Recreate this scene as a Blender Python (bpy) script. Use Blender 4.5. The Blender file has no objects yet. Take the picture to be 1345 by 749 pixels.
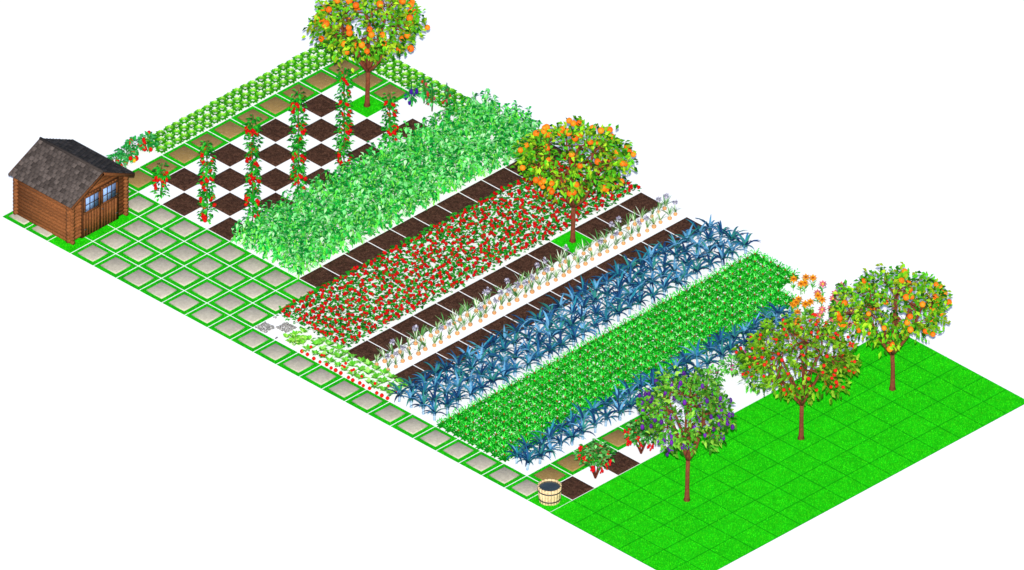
import bpy, math, random
import numpy as np
from mathutils import Vector
rng = np.random.default_rng(7)
random.seed(7)

# ------------------------------------------------------------------ helpers
def S(r, g, b, k=1.0):
    def f(c):
        c = c/255.0
        return (c/12.92 if c <= 0.04045 else ((c+0.055)/1.055)**2.4)
    return (min(f(r)*k, .95), min(f(g)*k, .95), min(f(b)*k, .95))

class Geo:
    def __init__(s):
        s.v=[]; s.li=[]; s.lt=[]; s.c=[]; s.n=0
    def add(s, verts, faces, col):
        verts=np.asarray(verts,dtype=float)
        li=np.fromiter((i for f in faces for i in f),dtype=np.int64)
        lt=np.fromiter((len(f) for f in faces),dtype=np.int64)
        s.v.append(verts); s.li.append(li+s.n); s.lt.append(lt)
        c=np.asarray(col,dtype=float)
        if c.ndim==1: c=np.tile(c,(len(faces),1))
        s.c.append(c); s.n+=len(verts)
    def arr(s):
        return (np.concatenate(s.v),np.concatenate(s.li),np.concatenate(s.lt),np.concatenate(s.c))
    def inst(s, T, loc, rz=0.0, sc=1.0, tint=1.0, tilt=0.0):
        V,LI,LT,C=T
        v=V*np.asarray(sc)
        if tilt:
            ct,st=math.cos(tilt),math.sin(tilt)
            v=np.stack([v[:,0]*ct+v[:,2]*st, v[:,1], -v[:,0]*st+v[:,2]*ct],1)
        c_,s_=math.cos(rz),math.sin(rz)
        v=np.stack([v[:,0]*c_-v[:,1]*s_, v[:,0]*s_+v[:,1]*c_, v[:,2]],1)+np.asarray(loc)
        s.v.append(v); s.li.append(LI+s.n); s.lt.append(LT); s.c.append(np.clip(C*tint,0,.95)); s.n+=len(v)
    def build(s, name, mat, smooth=False, parent=None):
        V,LI,LT,C=s.arr()
        me=bpy.data.meshes.new(name)
        me.vertices.add(len(V)); me.vertices.foreach_set('co',V.astype(np.float32).ravel())
        me.loops.add(len(LI)); me.loops.foreach_set('vertex_index',LI.astype(np.int32))
        me.polygons.add(len(LT))
        st=np.concatenate([[0],np.cumsum(LT)[:-1]])
        me.polygons.foreach_set('loop_start',st.astype(np.int32))
        me.polygons.foreach_set('loop_total',LT.astype(np.int32))
        me.update(calc_edges=True)
        at=me.color_attributes.new('Col','FLOAT_COLOR','CORNER')
        cc=np.repeat(C,LT,axis=0); cc=np.concatenate([cc,np.ones((len(cc),1))],1)
        at.data.foreach_set('color',cc.astype(np.float32).ravel())
        if smooth: me.polygons.foreach_set('use_smooth',np.ones(len(LT),dtype=bool))
        me.validate()
        ob=bpy.data.objects.new(name,me); bpy.context.scene.collection.objects.link(ob)
        me.materials.append(mat)
        if parent: ob.parent=parent
        return ob

def empty(name, loc=(0,0,0)):
    e=bpy.data.objects.new(name,None); bpy.context.scene.collection.objects.link(e)
    e.empty_display_size=.2
    return e

def nrm(v):
    v=np.asarray(v,float); return v/(np.linalg.norm(v)+1e-9)

def leaf(g, p, d, L, W, col, fold=.18, up=(0,0,1), tipdrop=0.0):
    p=np.asarray(p,float); d=nrm(d)
    s=np.cross(d,up)
    if np.linalg.norm(s)<.05: s=np.array([1.,0,0])
    s=nrm(s); n=np.cross(s,d)
    c=p+d*L*.5
    t=p+d*L-np.array([0,0,tipdrop*L])
    v=[p, c+s*W*.5+n*W*fold, t, c-s*W*.5+n*W*fold, c]
    col=np.asarray(col)
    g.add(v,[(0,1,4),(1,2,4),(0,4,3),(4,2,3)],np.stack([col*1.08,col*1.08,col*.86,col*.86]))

def blade(g, p, az, L, W, lean, curl, col, seg=4, col2=None):
    """arching ribbon: lean=start angle from vertical, curl=extra angle by tip"""
    p=np.asarray(p,float).copy(); h=np.array([math.cos(az),math.sin(az),0]); s=np.array([-math.sin(az),math.cos(az),0])
    vs=[];
    for i in range(seg+1):
        t=i/seg
        w=W*(1-t)**.6*.5 if i<seg else W*.03
        vs+= [p-s*w, p+s*w]
        th=lean+curl*t
        p=p+(h*math.sin(th)+np.array([0,0,math.cos(th)]))*L/seg
    fs=[(2*i,2*i+1,2*i+3,2*i+2) for i in range(seg)]
    col=np.asarray(col); col2=col if col2 is None else np.asarray(col2)
    g.add(vs,fs,np.stack([col*(1-i/max(1,seg-1))+col2*(i/max(1,seg-1)) for i in range(seg)]))

def tube(g, pts, rad, col, k=6):
    pts=[np.asarray(p,float) for p in pts]
    vs=[]
    for i,p in enumerate(pts):
        d=nrm(pts[min(i+1,len(pts)-1)]-pts[max(i-1,0)])
        a=np.cross(d,[0,0,1]) if abs(d[2])<.95 else np.cross(d,[1,0,0])
        a=nrm(a); b=np.cross(d,a)
        for j in range(k):
            t=2*math.pi*j/k
            vs.append(p+(a*math.cos(t)+b*math.sin(t))*rad[i])
    fs=[]
    for i in range(len(pts)-1):
        for j in range(k):
            fs.append((i*k+j,i*k+(j+1)%k,(i+1)*k+(j+1)%k,(i+1)*k+j))
    fs.append(tuple(range(k))[::-1]); fs.append(tuple((len(pts)-1)*k+j for j in range(k)))
    g.add(vs,fs,col)

def ball(g, c, r, col, nu=8, nv=5, sz=1.0):
    vs=[(0,0,-sz)]
    for i in range(1,nv):
        ph=-math.pi/2+math.pi*i/nv
        for j in range(nu):
            t=2*math.pi*j/nu
            vs.append((math.cos(ph)*math.cos(t),math.cos(ph)*math.sin(t),math.sin(ph)*sz))
    vs.append((0,0,sz)); last=len(vs)-1
    fs=[(0,1+(j+1)%nu,1+j) for j in range(nu)]
    for i in range(nv-2):
        for j in range(nu):
            a=1+i*nu
            fs.append((a+j,a+(j+1)%nu,a+nu+(j+1)%nu,a+nu+j))
    a=1+(nv-2)*nu
    fs+=[(a+j,a+(j+1)%nu,last) for j in range(nu)]
    g.add(np.array(vs)*r+np.asarray(c),fs,col)

def box(g, lo, hi, col):
    x0,y0,z0=lo; x1,y1,z1=hi
    v=[(x0,y0,z0),(x1,y0,z0),(x1,y1,z0),(x0,y1,z0),(x0,y0,z1),(x1,y0,z1),(x1,y1,z1),(x0,y1,z1)]
    g.add(v,[(0,3,2,1),(4,5,6,7),(0,1,5,4),(1,2,6,5),(2,3,7,6),(3,0,4,7)],col)

def slab(g, a, b, h, z0, z1, col, bev=.02):
    v=[]
    for hh,z in ((h,z0),(h,z1-bev*.6),(h-bev,z1)):
        v+=[(a-hh,b-hh,z),(a+hh,b-hh,z),(a+hh,b+hh,z),(a-hh,b+hh,z)]
    f=[]
    for l in (0,4):
        for j in range(4): f.append((l+j,l+(j+1)%4,l+4+(j+1)%4,l+4+j))
    f.append((8,9,10,11))
    g.add(v,f,col)

U=lambda a,b: float(rng.uniform(a,b))

# ------------------------------------------------------------------ materials
def mat_attr(name, noise_scale=6.0, lo=.8, hi=1.15, rough=.8, spec=.15, transl=0.0, bump=0.0, bscale=40, detail=4, speck=None):
    m=bpy.data.materials.new(name); m.use_nodes=True
    nt=m.node_tree; N=nt.nodes; L=nt.links; N.clear()
    out=N.new('ShaderNodeOutputMaterial'); bs=N.new('ShaderNodeBsdfPrincipled')
    bs.inputs['Roughness'].default_value=rough
    bs.inputs['Specular IOR Level'].default_value=spec
    at=N.new('ShaderNodeAttribute'); at.attribute_name='Col'
    tc=N.new('ShaderNodeTexCoord'); nz=N.new('ShaderNodeTexNoise')
    nz.inputs['Scale'].default_value=noise_scale; nz.inputs['Detail'].default_value=detail; nz.inputs['Roughness'].default_value=.7
    L.new(tc.outputs['Object'],nz.inputs['Vector'])
    mr=N.new('ShaderNodeMapRange'); mr.inputs['From Min'].default_value=.3; mr.inputs['From Max'].default_value=.7
    mr.inputs['To Min'].default_value=lo; mr.inputs['To Max'].default_value=hi
    L.new(nz.outputs['Fac'],mr.inputs['Value'])
    mx=N.new('ShaderNodeVectorMath'); mx.operation='SCALE'
    L.new(at.outputs['Color'],mx.inputs[0]); L.new(mr.outputs['Result'],mx.inputs['Scale'])
    colout=mx.outputs['Vector']
    if speck:
        vz=N.new('ShaderNodeTexNoise'); vz.inputs['Scale'].default_value=speck[0]; vz.inputs['Detail'].default_value=2
        L.new(tc.outputs['Object'],vz.inputs['Vector'])
        cr=N.new('ShaderNodeMapRange'); cr.inputs['From Min'].default_value=speck[1]; cr.inputs['From Max'].default_value=speck[1]+.06
        L.new(vz.outputs['Fac'],cr.inputs['Value'])
        mm=N.new('ShaderNodeMixRGB'); mm.inputs['Color2'].default_value=(*speck[2],1)
        L.new(cr.outputs['Result'],mm.inputs['Fac']); L.new(colout,mm.inputs['Color1']); colout=mm.outputs['Color']
    L.new(colout,bs.inputs['Base Color'])
    if bump:
        n2=N.new('ShaderNodeTexNoise'); n2.inputs['Scale'].default_value=bscale; n2.inputs['Detail'].default_value=5
        L.new(tc.outputs['Object'],n2.inputs['Vector'])
        bp=N.new('ShaderNodeBump'); bp.inputs['Strength'].default_value=bump; bp.inputs['Distance'].default_value=.02
        L.new(n2.outputs['Fac'],bp.inputs['Height']); L.new(bp.outputs['Normal'],bs.inputs['Normal'])
    if transl:
        tr=N.new('ShaderNodeBsdfTranslucent'); L.new(colout,tr.inputs['Color'])
        ms=N.new('ShaderNodeMixShader'); ms.inputs[0].default_value=transl
        L.new(bs.outputs[0],ms.inputs[1]); L.new(tr.outputs[0],ms.inputs[2]); L.new(ms.outputs[0],out.inputs[0])
    else: L.new(bs.outputs[0],out.inputs[0])
    return m

M_leaf =mat_attr('leaf_material',3,.85,1.15,.8,.05,transl=.2)
M_grass=mat_attr('grass_material',2.5,.86,1.12,.9,.03,transl=.1)
M_fruit=mat_attr('fruit_material',5,.9,1.1,.5,.15)
M_bark =mat_attr('bark_material',14,.6,1.35,.9,.1,bump=.6,bscale=25)
M_soil =mat_attr('soil_material',22,.45,1.9,.95,.05,bump=.9,bscale=30,speck=(60,.66,S(150,115,90)))
M_stone=mat_attr('paving_stone_material',9,.82,1.12,.9,.1,bump=.4,bscale=40,speck=(45,.68,S(235,225,205)))
M_wood =mat_attr('wood_material',18,.55,1.35,.75,.12,bump=.4,bscale=30)
M_roof =mat_attr('shingle_material',25,.65,1.3,.9,.05,bump=.5,bscale=50)
M_metal=mat_attr('iron_material',10,.8,1.2,.45,.5)
M_glass=mat_attr('window_glass_material',3,.7,1.3,.1,.6)

m=bpy.data.materials.new('white_ground_material'); m.use_nodes=True
b_=m.node_tree.nodes['Principled BSDF']; b_.inputs['Roughness'].default_value=1; b_.inputs['Specular IOR Level'].default_value=0
nz=m.node_tree.nodes.new('ShaderNodeTexNoise'); nz.inputs['Scale'].default_value=.4
cr=m.node_tree.nodes.new('ShaderNodeValToRGB'); cr.color_ramp.elements[0].color=(.94,.94,.935,1); cr.color_ramp.elements[1].color=(.96,.96,.95,1)
m.node_tree.links.new(nz.outputs['Fac'],cr.inputs['Fac']); m.node_tree.links.new(cr.outputs['Color'],b_.inputs['Base Color'])
g=Geo(); g.add([(-600,-600,0),(600,-600,0),(600,600,0),(-600,600,0)],[(0,1,2,3)],(.9,.9,.9)); g.build('ground',m)

# ------------------------------------------------------------------ tile map
GREEN=S(30,196,14); GREEN2=S(26,176,18)
soil=[]; grass=[]; grey=[]; brown=[]
for a in range(-9,-5):
    for b in range(4,13):
        if (a+b)%2==0 and (a,b)!=(-8,12): soil.append((a,b))
for b in range(4,15): soil.append((-2,b))
for b in range(2,15):
    if b!=11: soil.append((2,b))
    soil.append((4,b))
soil+=[(12,1),(12,3)]
for a in range(13,19):
    for b in range(0,15): grass.append((a,b))
grass+=[(-8,12),(2,11),(12,0),(-9,0),(-10,1),(-9,1),(-10,2),(-9,2)]
for a in range(-11,-1):
    for b in range(0,4):
        if (a,b) not in grass: grey.append((a,b))
for a in range(-1,12): grey.append((a,0))
for b in range(4,14): brown.append((-10,b))
brown+=[(-9,13),(-8,13)]+[(11,b) for b in range(1,6)]

g=Geo()
n=13
for (a,b) in soil:
    xs=np.linspace(-.482,.482,n)
    X,Y=np.meshgrid(xs,xs,indexing='ij'); Z=.02+rng.uniform(0,.035,X.shape)
    Z[0,:]=Z[-1,:]=Z[:,0]=Z[:,-1]=.004
    V=np.stack([(X+a).ravel(),(Y+b).ravel(),Z.ravel()],1)
    F=[(i*n+j,(i+1)*n+j,(i+1)*n+j+1,i*n+j+1) for i in range(n-1) for j in range(n-1)]
    c=np.tile(S(64,42,32),(len(F),1))*rng.uniform(.7,1.35,(len(F),1))
    g.add(V,F,c)
g.build('garden_soil',M_soil)

def grass_blades(g, a, b, n, h=.48, inner=None, H=.045):
    x=rng.uniform(-h,h,n); y=rng.uniform(-h,h,n)
    if inner is not None:
        k=(np.abs(x)>inner)|(np.abs(y)>inner); x=x[k]; y=y[k]
    n=len(x)
    az=rng.uniform(0,6.28,n); w=rng.uniform(.008,.016,n); hh=rng.uniform(.5,1.2,n)*H
    dx=np.cos(az); dy=np.sin(az); lx=rng.uniform(-.03,.03,n); ly=rng.uniform(-.03,.03,n)
    V=np.empty((n*3,3))
    V[0::3]=np.stack([a+x-dx*w,b+y-dy*w,np.full(n,.005)],1)
    V[1::3]=np.stack([a+x+dx*w,b+y+dy*w,np.full(n,.005)],1)
    V[2::3]=np.stack([a+x+lx,b+y+ly,hh],1)
    c=np.array(GREEN)*rng.uniform(.65,1.25,(n,1))+np.array([.03,.0,.0])*rng.uniform(0,1,(n,1))
    g.v.append(V); g.li.append(np.arange(n*3)+g.n); g.lt.append(np.full(n,3)); g.c.append(c); g.n+=n*3
g=Geo()
for (a,b) in grass:
    h=.487
    g.add([(a-h,b-h,.006),(a+h,b-h,.006),(a+h,b+h,.006),(a-h,b+h,.006)],[(0,1,2,3)],np.array(GREEN)*U(.93,1.04))
    grass_blades(g,a,b,900,.472)
g.add([(12.5,-.5,.002),(18.5,-.5,.002),(18.5,14.5,.002),(12.5,14.5,.002)],[(0,1,2,3)],S(14,138,8))
g.build('lawn',M_grass)

def paving(name, tiles, cols, inner):
    gs=Geo(); gg=Geo()
    for (a,b) in tiles:
        h=.484
        gg.add([(a-h,b-h,.004),(a+h,b-h,.004),(a+h,b+h,.004),(a-h,b+h,.004)],[(0,1,2,3)],np.array(GREEN2)*U(.92,1.05))
        grass_blades(gg,a,b,500,.475,inner+.01,.035)
        slab(gs,a+U(-.008,.008),b+U(-.008,.008),inner,.004,.045,np.array(cols)*U(.9,1.08),.03)
    e=empty(name)
    gs.build('paving_stones',M_stone,parent=e); gg.build('turf_joints',M_grass,parent=e)
paving('paved_path',grey,S(180,172,154),.335)
paving('brown_stepping_path',brown,S(146,118,70),.35)

# ------------------------------------------------------------------ plant templates
def T_pea():
    g=Geo()
    cols=[S(25,170,60),S(60,200,85),S(125,226,130),S(12,130,45),S(180,242,170),S(85,212,65)]
    for k in range(3):
        az=U(0,6.28); x=U(-.1,.1); y=U(-.1,.1); H=U(.5,.82)
        pts=[np.array([x+math.cos(az)*.2*t+U(-.03,.03),y+math.sin(az)*.2*t+U(-.03,.03),H*t]) for t in np.linspace(0,1,6)]
        tube(g,pts,[.016,.015,.013,.012,.01,.005],S(60,185,70),4)
        for t in np.linspace(.08,1,7):
            i=t*5; i0=int(min(4,i)); p=pts[i0]+(pts[i0+1]-pts[i0])*(i-i0)
            for q in range(2):
                d=[U(-1,1),U(-1,1),U(-.7,.9)]
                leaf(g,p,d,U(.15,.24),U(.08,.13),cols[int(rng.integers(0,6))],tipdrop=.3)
        for q in range(2):
            p=pts[int(rng.integers(1,6))]+np.array([U(-.05,.05),U(-.05,.05),0])
            d=np.array([U(-.4,.4),U(-.4,.4),-1])
            tube(g,[p,p+d*.06,p+d*.14,p+d*.2],[.004,.026,.026,.003],S(125,228,75),5)
    return g.arr()
def T_bush_red():
    g=Geo()
    cols=[S(25,130,28),S(35,155,35),S(15,100,20),S(60,170,50)]
    for k in range(22):
        az=U(0,6.28); r=U(0,.15); el=U(.0,1.0)
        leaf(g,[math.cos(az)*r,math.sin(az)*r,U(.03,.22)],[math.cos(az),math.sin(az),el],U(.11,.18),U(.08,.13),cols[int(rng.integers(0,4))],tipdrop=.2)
    for k in range(2):
        az=U(0,6.28); r=U(.05,.14)
        for w in range(3):
            p=np.array([math.cos(az)*r+U(-.05,.05),math.sin(az)*r+U(-.05,.05),U(.16,.26)])
            ball(g,p,U(.042,.054),S(196,14,18),7,5)
    return g.arr()
def T_leek():
    g=Geo()
    tube(g,[(0,0,0),(0,0,.14),(0,0,.26)],[.042,.038,.044],S(170,200,225),6)
    cols=[S(35,88,130),S(50,118,160),S(22,55,95),S(34,115,130),S(95,155,190),S(48,125,115)]
    for k in range(17):
        az=k*math.pi*2/17*1.6+U(-.3,.3)
        c=cols[int(rng.integers(0,6))]
        blade(g,(0,0,.2),az,U(.48,.78),U(.08,.125),U(.05,.65),U(1.2,2.5),c,5,np.array(c)*U(.75,1.4))
    return g.arr()
def T_carrot():
    g=Geo()
    cols=[S(30,205,40),S(14,175,28),S(65,230,65),S(110,240,105),S(8,140,20)]
    for k in range(13):
        az=k*2*math.pi/13+U(-.2,.2)
        c=np.array(cols[int(rng.integers(0,5))])
        blade(g,(0,0,.06),az,U(.2,.31),.055,U(.3,.9),U(.4,.9),c*.75,3,c*1.2)
        for q in range(2):
            r=U(.1,.2); p=np.array([math.cos(az)*r,math.sin(az)*r,U(.1,.22)])
            leaf(g,p,[math.cos(az+U(-.7,.7)),math.sin(az+U(-.7,.7)),U(0,.4)],U(.07,.11),.04,cols[int(rng.integers(0,4))])
    for k in range(8):
        az=k*.785+U(-.2,.2); leaf(g,(0,0,.02),[math.cos(az),math.sin(az),.02],.23,.15,S(8,140,18))
    ball(g,(0.0,0,.17),.033,S(140,84,26),6,4,1.3)
    return g.arr()
def T_onion(flower):
    g=Geo()
    ball(g,(0,0,.06),.07,S(218,158,104),9,6,.9)
    tube(g,[(0,0,.1),(0,0,.2)],[.035,.018],S(226,205,160),6)
    cols=[S(80,140,70),S(120,170,95),S(55,115,55),S(165,195,140),S(215,228,200)]
    for k in range(14):
        blade(g,(0,0,.12),U(0,6.28),U(.26,.44),.045,U(.1,.7),U(.2,1.1),cols[int(rng.integers(0,5))],3)
    if flower:
        tube(g,[(0,0,.15),(.02,0,.5)],[.01,.008],S(110,140,90),4)
        for k in range(30):
            d=nrm(rng.normal(size=3)); leaf(g,np.array([.02,0,.54])+d*.02,d,.09,.05,[S(170,165,185),S(208,204,215),S(140,135,158)][k%3])
    return g.arr()
def T_lettuce():
    g=Geo()
    for ring,(nl,r,el,L,W) in enumerate([(10,.035,.12,.14,.12),(8,.02,.5,.1,.1),(6,.008,1.2,.07,.08)]):
        for k in range(nl):
            az=k*2*math.pi/nl+ring*.4+U(-.1,.1)
            c=[S(60,165,15),S(130,218,48),S(185,240,110)][ring] if k%2 else [S(48,150,12),S(100,200,32),S(155,230,80)][ring]
            leaf(g,[math.cos(az)*r,math.sin(az)*r,.03+ring*.03],[math.cos(az),math.sin(az),el+U(-.08,.08)],L*U(.92,1.08),W*U(.95,1.1),c,fold=.15,tipdrop=.1)
    return g.arr()
def T_radish():
    g=Geo()
    for k in range(16):
        az=U(0,6.28)
        leaf(g,[math.cos(az)*.02,math.sin(az)*.02,.06],[math.cos(az),math.sin(az),U(.2,1.5)],U(.14,.24),U(.08,.12),[S(110,200,60),S(80,180,40),S(155,220,105)][k%3],tipdrop=.15)
    return g.arr()
def T_tomato():
    g=Geo(); H=1.12
    tube(g,[(0,0,0),(0,0,H+.05)],[.016,.012],S(95,70,40),5)
    cols=[S(22,140,30),S(30,165,38),S(16,105,24),S(60,185,50)]
    tube(g,[(.03*math.cos(t*9),.03*math.sin(t*9),H*t) for t in np.linspace(0,1,14)],[.014]*14,S(50,140,40),4)
    for k in range(115):
        z=U(.03,H); az=U(0,6.28); w=.21*(1-.4*z/H)+.03
        r=U(.02,w)
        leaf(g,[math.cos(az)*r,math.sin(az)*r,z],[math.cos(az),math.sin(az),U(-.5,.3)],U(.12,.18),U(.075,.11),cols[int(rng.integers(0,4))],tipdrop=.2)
    for k in range(8):
        z=U(.08,H*.8); az=U(0,6.28); r=U(.15,.24)
        for w in range(2): ball(g,[math.cos(az+w*.3)*r,math.sin(az+w*.3)*r,z-w*.07],U(.055,.07),S(200,18,16),8,5,.9)
    return g.arr()

def bed(name, Ts, tiles, sub, jit, sc=(.9,1.1), tint=(.85,1.12), mat=None):
    g=Geo()
    for (a,b) in tiles:
        for i in range(sub):
            for j in range(sub):
                x=a+(i+.5)/sub-.5+U(-jit,jit); y=b+(j+.5)/sub-.5+U(-jit,jit)
                T=Ts[int(rng.integers(0,len(Ts)))]
                g.inst(T,(x,y,0),U(0,6.28),U(*sc),U(*tint),U(-.08,.08))
    return g.build(name,mat or M_leaf)

peas=[T_pea() for _ in range(6)]
bed('pea_plants',peas,[(a,b) for a in (-5,-4,-3) for b in range(4,15)],3,.04,(.85,1.02),(.8,1.2))
reds=[T_bush_red() for _ in range(6)]
bed('strawberry_plants',reds,[(a,b) for a in (-1,0,1) for b in range(2,15)],3,.015,(.9,1.0))
leeks=[T_leek() for _ in range(6)]
bed('leek_plants',leeks,[(a,b) for a in (5,6) for b in range(1,15)],2,.05,(.9,1.05))
bed('leek_plants',leeks,[(10,b) for b in range(1,13)],2,.05,(.9,1.05))
car=[T_carrot() for _ in range(6)]
bed('carrot_plants',car,[(a,b) for a in (7,8,9) for b in range(1,15) if (a,b)!=(9,14)],3,.01,(.92,1.0),(.9,1.1))
on=[T_onion(False),T_onion(False),T_onion(True),T_onion(False),T_onion(False),T_onion(True)]
g=Geo()
for b in range(2,15):
    for i in range(2):
        for j in range(3):
            g.inst(on[int(rng.integers(0,6))],(3+(i-.5)*.46+U(-.04,.04),b+(j-1)/3+U(-.04,.04),0),U(0,6.28),U(.95,1.15),U(.9,1.1),U(-.1,.1))
g.build('onion_plants',M_leaf)
let=[T_lettuce() for _ in range(4)]
bed('lettuce_plants',let,[(-11,b) for b in range(6,15)]+[(a,14) for a in range(-10,-5)],3,.02,(1.12,1.25))
g=Geo(); rad=[T_radish() for _ in range(4)]
for a in range(1,5):
    for i in range(3):
        for j in range(3):
            g.inst(rad[(i+j)%4],(a+(i+.5)/3-.5+U(-.03,.03),1+(j+.5)/3-.5+U(-.03,.03)+.06,0),U(0,6.28),U(.95,1.2),U(.85,1.1))
    for i in range(4):
        ball(g,(a+(i+.5)/4-.5+U(-.05,.05),.52+U(-.02,.05),.06),U(.055,.07),S(215,28,18),8,5)
    for i in range(3):
        ball(g,(a+U(-.45,.45),.8+U(-.1,.2),.16),.05,S(215,28,18),8,5)
g.build('radish_plants',M_leaf)
g=Geo()
for i in range(14):
    g.inst(rad[i%4],(U(-.35,.35),1+U(-.35,.35),0),U(0,6.28),U(.8,1.0),np.array([1.5,1.1,1.2]))
g.build('oregano_plants',M_leaf)
g=Geo()
for i in range(1000):
    x=U(-.46,.46); y=U(-.46,.46)
    if (x*y>0) or (abs(x)>.36 and abs(y)>.36):
        ball(g,(-1+x,1+y,.012),U(.016,.032),np.array(S(150,147,142))*U(.4,1.5),6,4,.6)
g.build('gravel_patch',M_stone)

tom=[T_tomato() for _ in range(5)]
k=0
for a in range(-9,-5):
    for b in range(4,13):
        if (a+b)%2!=0:
            g=Geo(); g.inst(tom[k%5],(0,0,0),U(0,6.28),U(.93,1.05),U(.92,1.08)); k+=1
            o=g.build('tomato_plant',M_leaf); o.location=(a+.18,b-.18,0)
def small_bush(name,a,b,H,R,leafc,fruitc,nf,fr,stake=False,fsz=1.0,nl=60,stem=S(60,120,40)):
    g=Geo()
    for q in range(4):
        az=U(0,6.28)
        tube(g,[(0,0,0),(math.cos(az)*R*.3,math.sin(az)*R*.3,H*.5),(math.cos(az)*R*.5,math.sin(az)*R*.5,H*.9)],[.022,.015,.006],stem,5)
    if stake: tube(g,[(0,0,0),(0,0,H*1.08)],[.02,.016],S(30,90,50),5)
    for q in range(nl):
        d=nrm(rng.normal(size=3)); p=np.array([d[0]*R*U(.3,.9),d[1]*R*U(.3,.9),H*.6+d[2]*H*.38*U(.3,1)])
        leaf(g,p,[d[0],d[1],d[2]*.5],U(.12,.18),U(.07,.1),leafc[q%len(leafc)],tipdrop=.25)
    for q in range(nf):
        az=U(0,6.28); r=R*U(.5,1.0)
        ball(g,(math.cos(az)*r,math.sin(az)*r,H*U(.2,.8)),fr*U(.85,1.1),fruitc[q%len(fruitc)],8,5,fsz)
    o=g.build(name,M_leaf); o.location=(a,b,0); return o
LG=[S(40,170,70),S(90,200,110),S(25,130,50)]
for bb,fc in ((3.9,0),(4.4,1),(4.95,0),(5.35,1)):
    small_bush('pepper_plant',-11+U(-.1,.2),bb,.65,.32,LG,[S(205,20,16),S(205,20,16),[S(205,20,16),S(240,180,30)][fc]],5,.075,fsz=1.2,nl=110)
small_bush('eggplant_plant',-7,12.95,.8,.2,LG,[S(60,25,140)],5,.055,True,2.0,36)
for (x,y) in ((-6.85,13.35),(-6.35,13.2),(-6.05,13.55)):
    small_bush('chilli_plant',x,y,.95,.17,LG,[S(180,50,30),S(170,80,80)],6,.045,True,1.6,34)

def currant(a,b,H,R):
    g=Geo()
    for q in range(7):
        az=q*.9+U(-.2,.2)
        tube(g,[(0,0,0),(math.cos(az)*R*.3,math.sin(az)*R*.3,H*.35),(math.cos(az)*R*.75,math.sin(az)*R*.75,H*.8)],[.03,.02,.008],S(120,55,40),6)
    for q in range(230):
        d=nrm(rng.normal(size=3)); f=U(.4,1)
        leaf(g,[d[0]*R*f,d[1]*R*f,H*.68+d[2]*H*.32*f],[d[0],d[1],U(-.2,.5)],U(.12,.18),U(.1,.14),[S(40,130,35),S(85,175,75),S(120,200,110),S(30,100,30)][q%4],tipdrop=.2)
    for q in range(20):
        az=q*.9+U(-.3,.3); r=R*U(.7,1.08); z=H*U(.4,.85)
        for w in range(7):
            ball(g,(math.cos(az)*r+U(-.04,.04),math.sin(az)*r+U(-.04,.04),z-w*.026),.032,S(215,20,30),6,4)
    o=g.build('redcurrant_bush',M_leaf); o.location=(a,b,0)
currant(12.1,1.9,1.25,.55); currant(12.1,3.9,1.1,.5)

LB=[S(90,190,60),S(140,215,110),S(60,150,40)]
for b in (8.1,9,9.9): small_bush('cabbage_plant',11,b,.75,.45,LB,[S(200,70,150)],3,.06,nl=120)
for b in (8.9,9.9): small_bush('bean_plant',12,b,.4,.32,LB,[S(235,235,225)],4,.05,nl=50)
def flowers(name,a,b,petal,centre,n=4):
    g=Geo()
    for q in range(n):
        x=U(-.36,.36); y=U(-.36,.36); h=U(.3,.6)
        tube(g,[(x,y,0),(x+.02,y,h)],[.012,.01],S(70,150,50),4)
        for w in range(9): leaf(g,(x,y,U(.03,h*.7)),[U(-1,1),U(-1,1),U(.2,.9)],.17,.07,LB[w%3])
        nrmv=np.array([.35,-.35,.87]); c0=np.array([x+.02,y,h])
        for w in range(8):
            t=w*2*math.pi/8; d=np.array([math.cos(t),math.sin(t),.0]); d=d-nrmv*np.dot(d,nrmv)
            leaf(g,c0,d,.15,.075,np.array(petal)*U(.75,1.1))
        ball(g,c0+nrmv*.01,.04,centre,7,4)
    o=g.build(name,M_leaf); o.location=(a,b,0)
MG=S(240,155,30); PK=S(218,110,118)
flowers('marigold_plant',9,14,MG,S(170,80,15),5); flowers('marigold_plant',9.9,12.9,MG,S(170,80,15),6)
flowers('marigold_plant',11,12,MG,S(170,80,15)); flowers('marigold_plant',10,13.6,MG,S(170,80,15),3)
flowers('pink_cosmos_plant',10,14.2,PK,S(230,190,70),5); flowers('pink_cosmos_plant',11,13.2,PK,S(230,190,70),5)
flowers('pink_cosmos_plant',11,14,PK,S(230,190,70),4); flowers('pink_cosmos_plant',12,13.6,PK,S(230,190,70),3)

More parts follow.
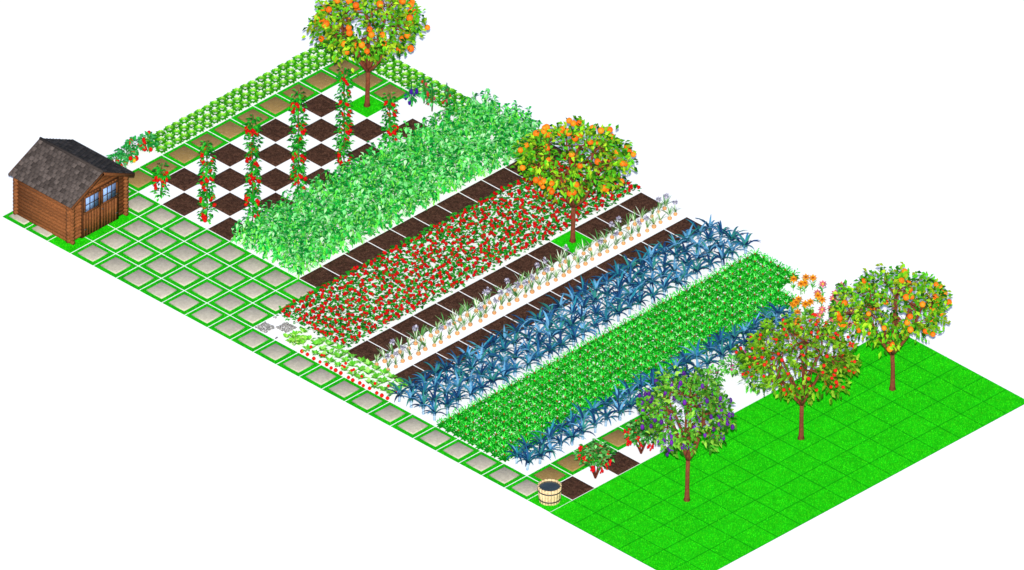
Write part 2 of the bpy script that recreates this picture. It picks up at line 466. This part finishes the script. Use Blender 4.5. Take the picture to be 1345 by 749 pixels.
# ------------------------------------------------------------------ trees
RT=np.array([.7071,.7071,0]); DP=np.array([-.7071,.7071,0]); UPV=np.array([0,0,1.])
def tree(name,a,b,R,Rd,zc,Rz,leafc,fruitc,fr,nf,fork=1.25,fsz=1.0,nl=15,ls=1.0):
    e=empty(name); e.location=(a,b,0)
    gt=Geo(); gl=Geo(); gf=Geo()
    def E(d,f): return RT*d[0]*R*f+DP*d[1]*Rd*f+UPV*(zc+d[2]*Rz*f)
    F=np.array([U(-.05,.05),U(-.05,.05),fork])
    BC=S(112,58,38)
    tube(gt,[(0,0,-.02),(.01,0,.12),(.03,-.01,.5),(F[0]*.5,F[1],fork*.7),F],[.12,.085,.07,.068,.066],BC,9)
    mains=[]
    for k in range(8):
        t=k*2*math.pi/8+U(-.25,.25); d=np.array([math.cos(t),math.sin(t),U(-.35,.35)])
        if k==7: d=np.array([.1,0,.5])
        mains.append(E(nrm(d),.5))
    secs=[]
    for k in range(34):
        d=nrm(rng.normal(size=3)*np.array([1,1,.8])); d[2]=d[2] if d[2]>-.5 else -.5
        secs.append(E(d,U(.6,.78)))
    tips=[]
    NT=120
    for k in range(NT):
        ph=math.acos(1-2*(k+.5)/NT); th=k*2.39996+U(-.15,.15)
        d=np.array([math.cos(th)*math.sin(ph),math.sin(th)*math.sin(ph),math.cos(ph)])
        if d[2]<-.55 and k%2: continue          # open underside
        tips.append(E(d,U(.74,1.05)))
    def curve(p,q,n,amp,sag):
        out=[]
        o=rng.normal(size=3)*amp
        for i in range(n+1):
            t=i/n; out.append(p+(q-p)*t+o*math.sin(math.pi*t)-UPV*sag*math.sin(math.pi*t))
        return out
    for mp in mains: tube(gt,curve(F,mp,5,.05,.12),list(np.linspace(.056,.034,6)),BC,7)
    for sp in secs:
        m_=min(mains,key=lambda q:np.linalg.norm(q-sp))
        tube(gt,curve(m_,sp,3,.05,.03),list(np.linspace(.033,.018,4)),BC,5)
    for tp in tips:
        s_=min(secs,key=lambda q:np.linalg.norm(q-tp))
        tube(gt,curve(s_,tp,2,.04,0),[.016,.012,.007],BC,4)
    cen=np.array([0,0,zc])
    def cluster(c,n,rad,sh):
        for q in range(n):
            p=c+rng.normal(size=3)*rad
            d=nrm(nrm(p-cen)*.6+rng.normal(size=3)*.7)
            col=np.array(leafc[int(rng.integers(0,len(leafc)))])*sh*U(.75,1.2)
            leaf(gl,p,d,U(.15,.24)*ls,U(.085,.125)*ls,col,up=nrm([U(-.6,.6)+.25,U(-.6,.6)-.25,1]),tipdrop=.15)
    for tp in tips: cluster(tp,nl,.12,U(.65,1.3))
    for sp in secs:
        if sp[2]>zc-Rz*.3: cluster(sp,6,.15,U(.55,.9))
    for q in range(nf):
        tp=tips[int(rng.integers(0,len(tips)))]
        p=tp+nrm(tp-cen)*U(.0,.14)+rng.normal(size=3)*.09
        ball(gf,p,fr*U(.85,1.12),np.array(fruitc[q%len(fruitc)])*U(.85,1.05),10,7,fsz)
    gt.build('trunk_and_branches',M_bark,True,e); gl.build('foliage',M_leaf,False,e); gf.build('fruit',M_fruit,True,e)
OL=[S(70,150,20),S(110,180,25),S(158,208,40),S(32,92,12),S(85,185,35),S(140,165,30)]
ORG=[S(236,112,10),S(226,96,8),S(240,128,20)]
tree('orange_tree',-8,12,1.76,1.22,3.0,1.06,OL,ORG,.105,70)
tree('orange_tree',2,11,1.74,1.22,3.0,1.04,OL,ORG,.105,68)
tree('orange_tree',15,12,1.76,1.22,3.0,1.06,OL,ORG,.095,52)
tree('cherry_tree',15,8,1.76,1.22,2.95,1.22,[S(80,140,22),S(112,165,28),S(50,95,15),S(138,180,45),S(90,150,20)],[S(200,26,12)],.058,140)
tree('plum_tree',15,3,1.4,1.08,3.2,1.3,[S(62,135,30),S(92,158,40),S(130,182,60),S(38,92,22),S(75,168,40)],[S(92,22,140),S(70,20,112)],.06,95,fork=1.5,fsz=1.5,nl=14)

# ------------------------------------------------------------------ log cabin shed
sh=empty('log_cabin_shed')
x0,x1,y0,y1=-11.25,-8.9,-.08,2.3; WH=1.58; RH=2.16; ym=(y0+y1)/2
WC=np.array(S(118,70,36))
g=Geo()
box(g,(x0+.03,y0+.03,.0),(x1-.03,y1-.03,WH),WC*.3)
nlog=12; lh=WH/nlog; r=lh*.52
for i in range(nlog):
    z=lh*(i+.5)
    for y in (y0+.02,y1-.02):
        tube(g,[(x0-.13,y,z),(x1+.13,y,z)],[r,r],WC*U(.8,1.15),8)
    z2=z+lh*.5
    if i<nlog-1:
        for x in (x0+.02,x1-.02):
            tube(g,[(x,y0-.13,z2),(x,y1+.13,z2)],[r,r],WC*U(.8,1.15),8)
slope=(RH-WH)/(ym-y0)
zz=WH
while zz<RH-.12:
    half=(RH-.05-zz)/slope-.05
    for x in (x0+.02,x1-.02):
        tube(g,[(x,ym-half,zz),(x,ym+half,zz)],[r,r],WC*U(.8,1.1),8)
    zz+=lh
g.build('log_walls',M_wood,parent=sh)
g=Geo()
for x in (x0+.03,x1-.03):
    g.add([(x,y0+.05,WH-.02),(x,y1-.05,WH-.02),(x,ym,RH-.06)],[(0,1,2)],WC*.3)
g.build('gable_infill',M_wood,parent=sh)
g=Geo(); hw=(y1-y0)/2+.2
ang=math.atan2(RH-WH,(y1-y0)/2)
RC=np.array(S(76,68,64))
Ls=hw/math.cos(ang)
for sgn in (-1,1):
    def P(x,t,h):
        return (x, ym+sgn*math.cos(ang)*t+sgn*math.sin(ang)*h, RH+.02-math.sin(ang)*t+math.cos(ang)*h)
    xa,xb=x0-.16,x1+.22
    v=[P(xa,0,-.04),P(xb,0,-.04),P(xb,Ls,-.04),P(xa,Ls,-.04),P(xa,0,0),P(xb,0,0),P(xb,Ls,0),P(xa,Ls,0)]
    g.add(v,[(0,3,2,1),(4,5,6,7),(0,1,5,4),(1,2,6,5),(2,3,7,6),(3,0,4,7)],RC*.35)
    rows=10; ncol=16
    for i in range(rows):
        t0=Ls*i/rows; t1=Ls*(i+1)/rows+.015
        for j in range(-1,ncol):
            w=(xb-xa)/ncol; s0=max(xa,xa+j*w+(i%2)*w*.5+.006); s1=min(xb,xa+(j+1)*w+(i%2)*w*.5-.006)
            if s1-s0<.02: continue
            c=RC*U(.6,1.35)
            v=[P(s0,t0,.004),P(s1,t0,.004),P(s1,t1,.028),P(s0,t1,.028),P(s1,t1,.004),P(s0,t1,.004)]
            g.add(v,[(0,1,2,3),(3,2,4,5),(0,3,5),(1,4,2)],c)
tube(g,[(x0-.17,ym,RH+.035),(x1+.23,ym,RH+.035)],[.05,.05],RC*.6,8)
g.build('shingle_roof',M_roof,parent=sh)
g=Geo()
for x in (x0-.19,x1+.222):
    for sgn in (-1,1):
        def Q(t,h): return (ym+sgn*math.cos(ang)*t+sgn*math.sin(ang)*h, RH+.02-math.sin(ang)*t+math.cos(ang)*h)
        (ya,za),(yb,zb),(yc,zc_),(yd,zd)=Q(0,-.1),Q(Ls,-.1),Q(Ls,.0),Q(0,.0)
        v=[(x,ya,za),(x,yb,zb),(x,yc,zc_),(x,yd,zd),(x+.025,ya,za),(x+.025,yb,zb),(x+.025,yc,zc_),(x+.025,yd,zd)]
        g.add(v,[(0,3,2,1),(4,5,6,7),(0,1,5,4),(1,2,6,5),(2,3,7,6),(3,0,4,7)],WC*.6)
g.build('barge_boards',M_wood,parent=sh)
g=Geo(); gg=Geo(); X=x1+.065
dl=[(y0+.5,y0+1.22),(y0+1.26,y0+1.98)]
box(g,(x1-.02,dl[0][0]-.07,.02),(X,dl[1][1]+.07,1.56),WC*.3)
for (ya,yb) in dl:
    npl=6
    for i in range(npl):
        a_=ya+(yb-ya)*i/npl; b__=ya+(yb-ya)*(i+1)/npl-.024
        box(g,(X+.002,a_,.05),(X+.03,b__,.86),WC*U(.75,1.05))
        box(g,(X+.002,a_,1.5),(X+.03,b__,1.53),WC*U(.8,1.1))
    box(g,(X+.002,ya,.87),(X+.04,yb,.93),WC*.6); box(g,(X+.002,ya,1.44),(X+.04,yb,1.495),WC*.6)
    box(g,(X+.002,ya,.935),(X+.04,ya+.07,1.435),WC*.6); box(g,(X+.002,yb-.07,.935),(X+.04,yb,1.435),WC*.6)
    box(gg,(X+.002,ya+.072,.932),(X+.012,yb-.072,1.438),S(120,150,195))
    for i in (1,2):
        yy=ya+.07+(yb-ya-.14)*i/3
        box(g,(X+.014,yy-.012,.94),(X+.032,yy+.012,1.43),S(50,35,30))
    box(g,(X+.034,ya+.073,1.175),(X+.042,yb-.073,1.2),S(50,35,30))
g.build('door',M_wood,parent=sh); gg.build('window_panes',M_glass,parent=sh)
g=Geo(); ball(g,(X+.05,dl[1][0]+.03,.75),.025,S(60,60,60)); 
for (ya,yb),yy in zip(dl,(dl[0][0],dl[1][1]-.12)):
    for z in (.3,1.0): box(g,(X+.042,yy,z),(X+.05,yy+.12,z+.03),S(50,50,50))
g.build('door_hardware',M_metal,parent=sh)

# ------------------------------------------------------------------ wooden tub
tb=empty('wooden_barrel'); tb.location=(12,0,0)
g=Geo(); nst=20; H=.56
for i in range(nst):
    t0=2*math.pi*i/nst+.012; t1=2*math.pi*(i+1)/nst-.012
    c=np.array(S(212,186,138))*U(.72,1.08)
    v=[];
    for z,r in ((0,.33),(.28,.36),(H,.375)):
        for t in (t0,t1):
            v.append((math.cos(t)*r,math.sin(t)*r,z))
        for t in (t1,t0):
            v.append((math.cos(t)*(r-.035),math.sin(t)*(r-.035),z))
    f=[]
    for l in (0,4):
        for j in range(4): f.append((l+j,l+(j+1)%4,l+4+(j+1)%4,l+4+j))
    f.append((8,9,10,11)); g.add(v,f,c)
g.build('staves',M_wood,parent=tb)
g=Geo()
for z,r in ((.12,.345),(.42,.37)):
    v=[];f=[];k=32
    for i in range(k):
        t=2*math.pi*i/k
        for rr,z_ in ((r+.006,z-.022),(r+.01,z+.022),(r-.01,z+.022),(r-.01,z-.022)): v.append((math.cos(t)*rr,math.sin(t)*rr,z_))
    for i in range(k):
        for j in range(4): f.append((i*4+j,((i+1)%k)*4+j,((i+1)%k)*4+(j+1)%4,i*4+(j+1)%4))
    g.add(v,f,S(45,42,40))
g.build('iron_hoops',M_metal,parent=tb)
g=Geo(); g.add([(math.cos(t)*.35,math.sin(t)*.35,.5) for t in np.linspace(0,2*math.pi,33)[:-1]],[tuple(range(32))],S(50,62,66)); g.build('water',M_glass,parent=tb)

# ------------------------------------------------------------------ light
EL=math.radians(33.5); AZ=math.radians(135)
Sd=Vector((math.sin(AZ)*math.cos(EL),math.cos(AZ)*math.cos(EL),math.sin(EL)))
w=bpy.data.worlds.new('World'); bpy.context.scene.world=w; w.use_nodes=True
nt=w.node_tree; sky=nt.nodes.new('ShaderNodeTexSky'); sky.sky_type='NISHITA'; sky.sun_disc=False
sky.sun_elevation=EL; sky.sun_rotation=AZ; sky.air_density=.8; sky.dust_density=1.0; sky.ozone_density=.6
nt.links.new(sky.outputs[0],nt.nodes['Background'].inputs[0]); nt.nodes['Background'].inputs[1].default_value=.15
sl=bpy.data.lights.new('sun','SUN'); sl.energy=4.9; sl.angle=math.radians(.5); sl.color=(1,.98,.95)
so=bpy.data.objects.new('sun',sl); bpy.context.scene.collection.objects.link(so)
so.rotation_euler=(-Sd).to_track_quat('-Z','Y').to_euler()

# ------------------------------------------------------------------ camera
cd=bpy.data.cameras.new('camera'); cd.type='ORTHO'; cd.ortho_scale=31.70; cd.clip_start=.1; cd.clip_end=2000
co=bpy.data.objects.new('camera',cd); bpy.context.scene.collection.objects.link(co)
th=math.asin(.54)
D=Vector((-math.cos(th)*.70711, math.cos(th)*.70711, -math.sin(th)))
T=Vector((2.443,7.907,0))
co.location=T-D*60
co.rotation_euler=D.to_track_quat('-Z','Y').to_euler()
sc=bpy.context.scene; sc.camera=co
sc.view_settings.view_transform='Standard'; sc.view_settings.look='None'; sc.view_settings.exposure=0
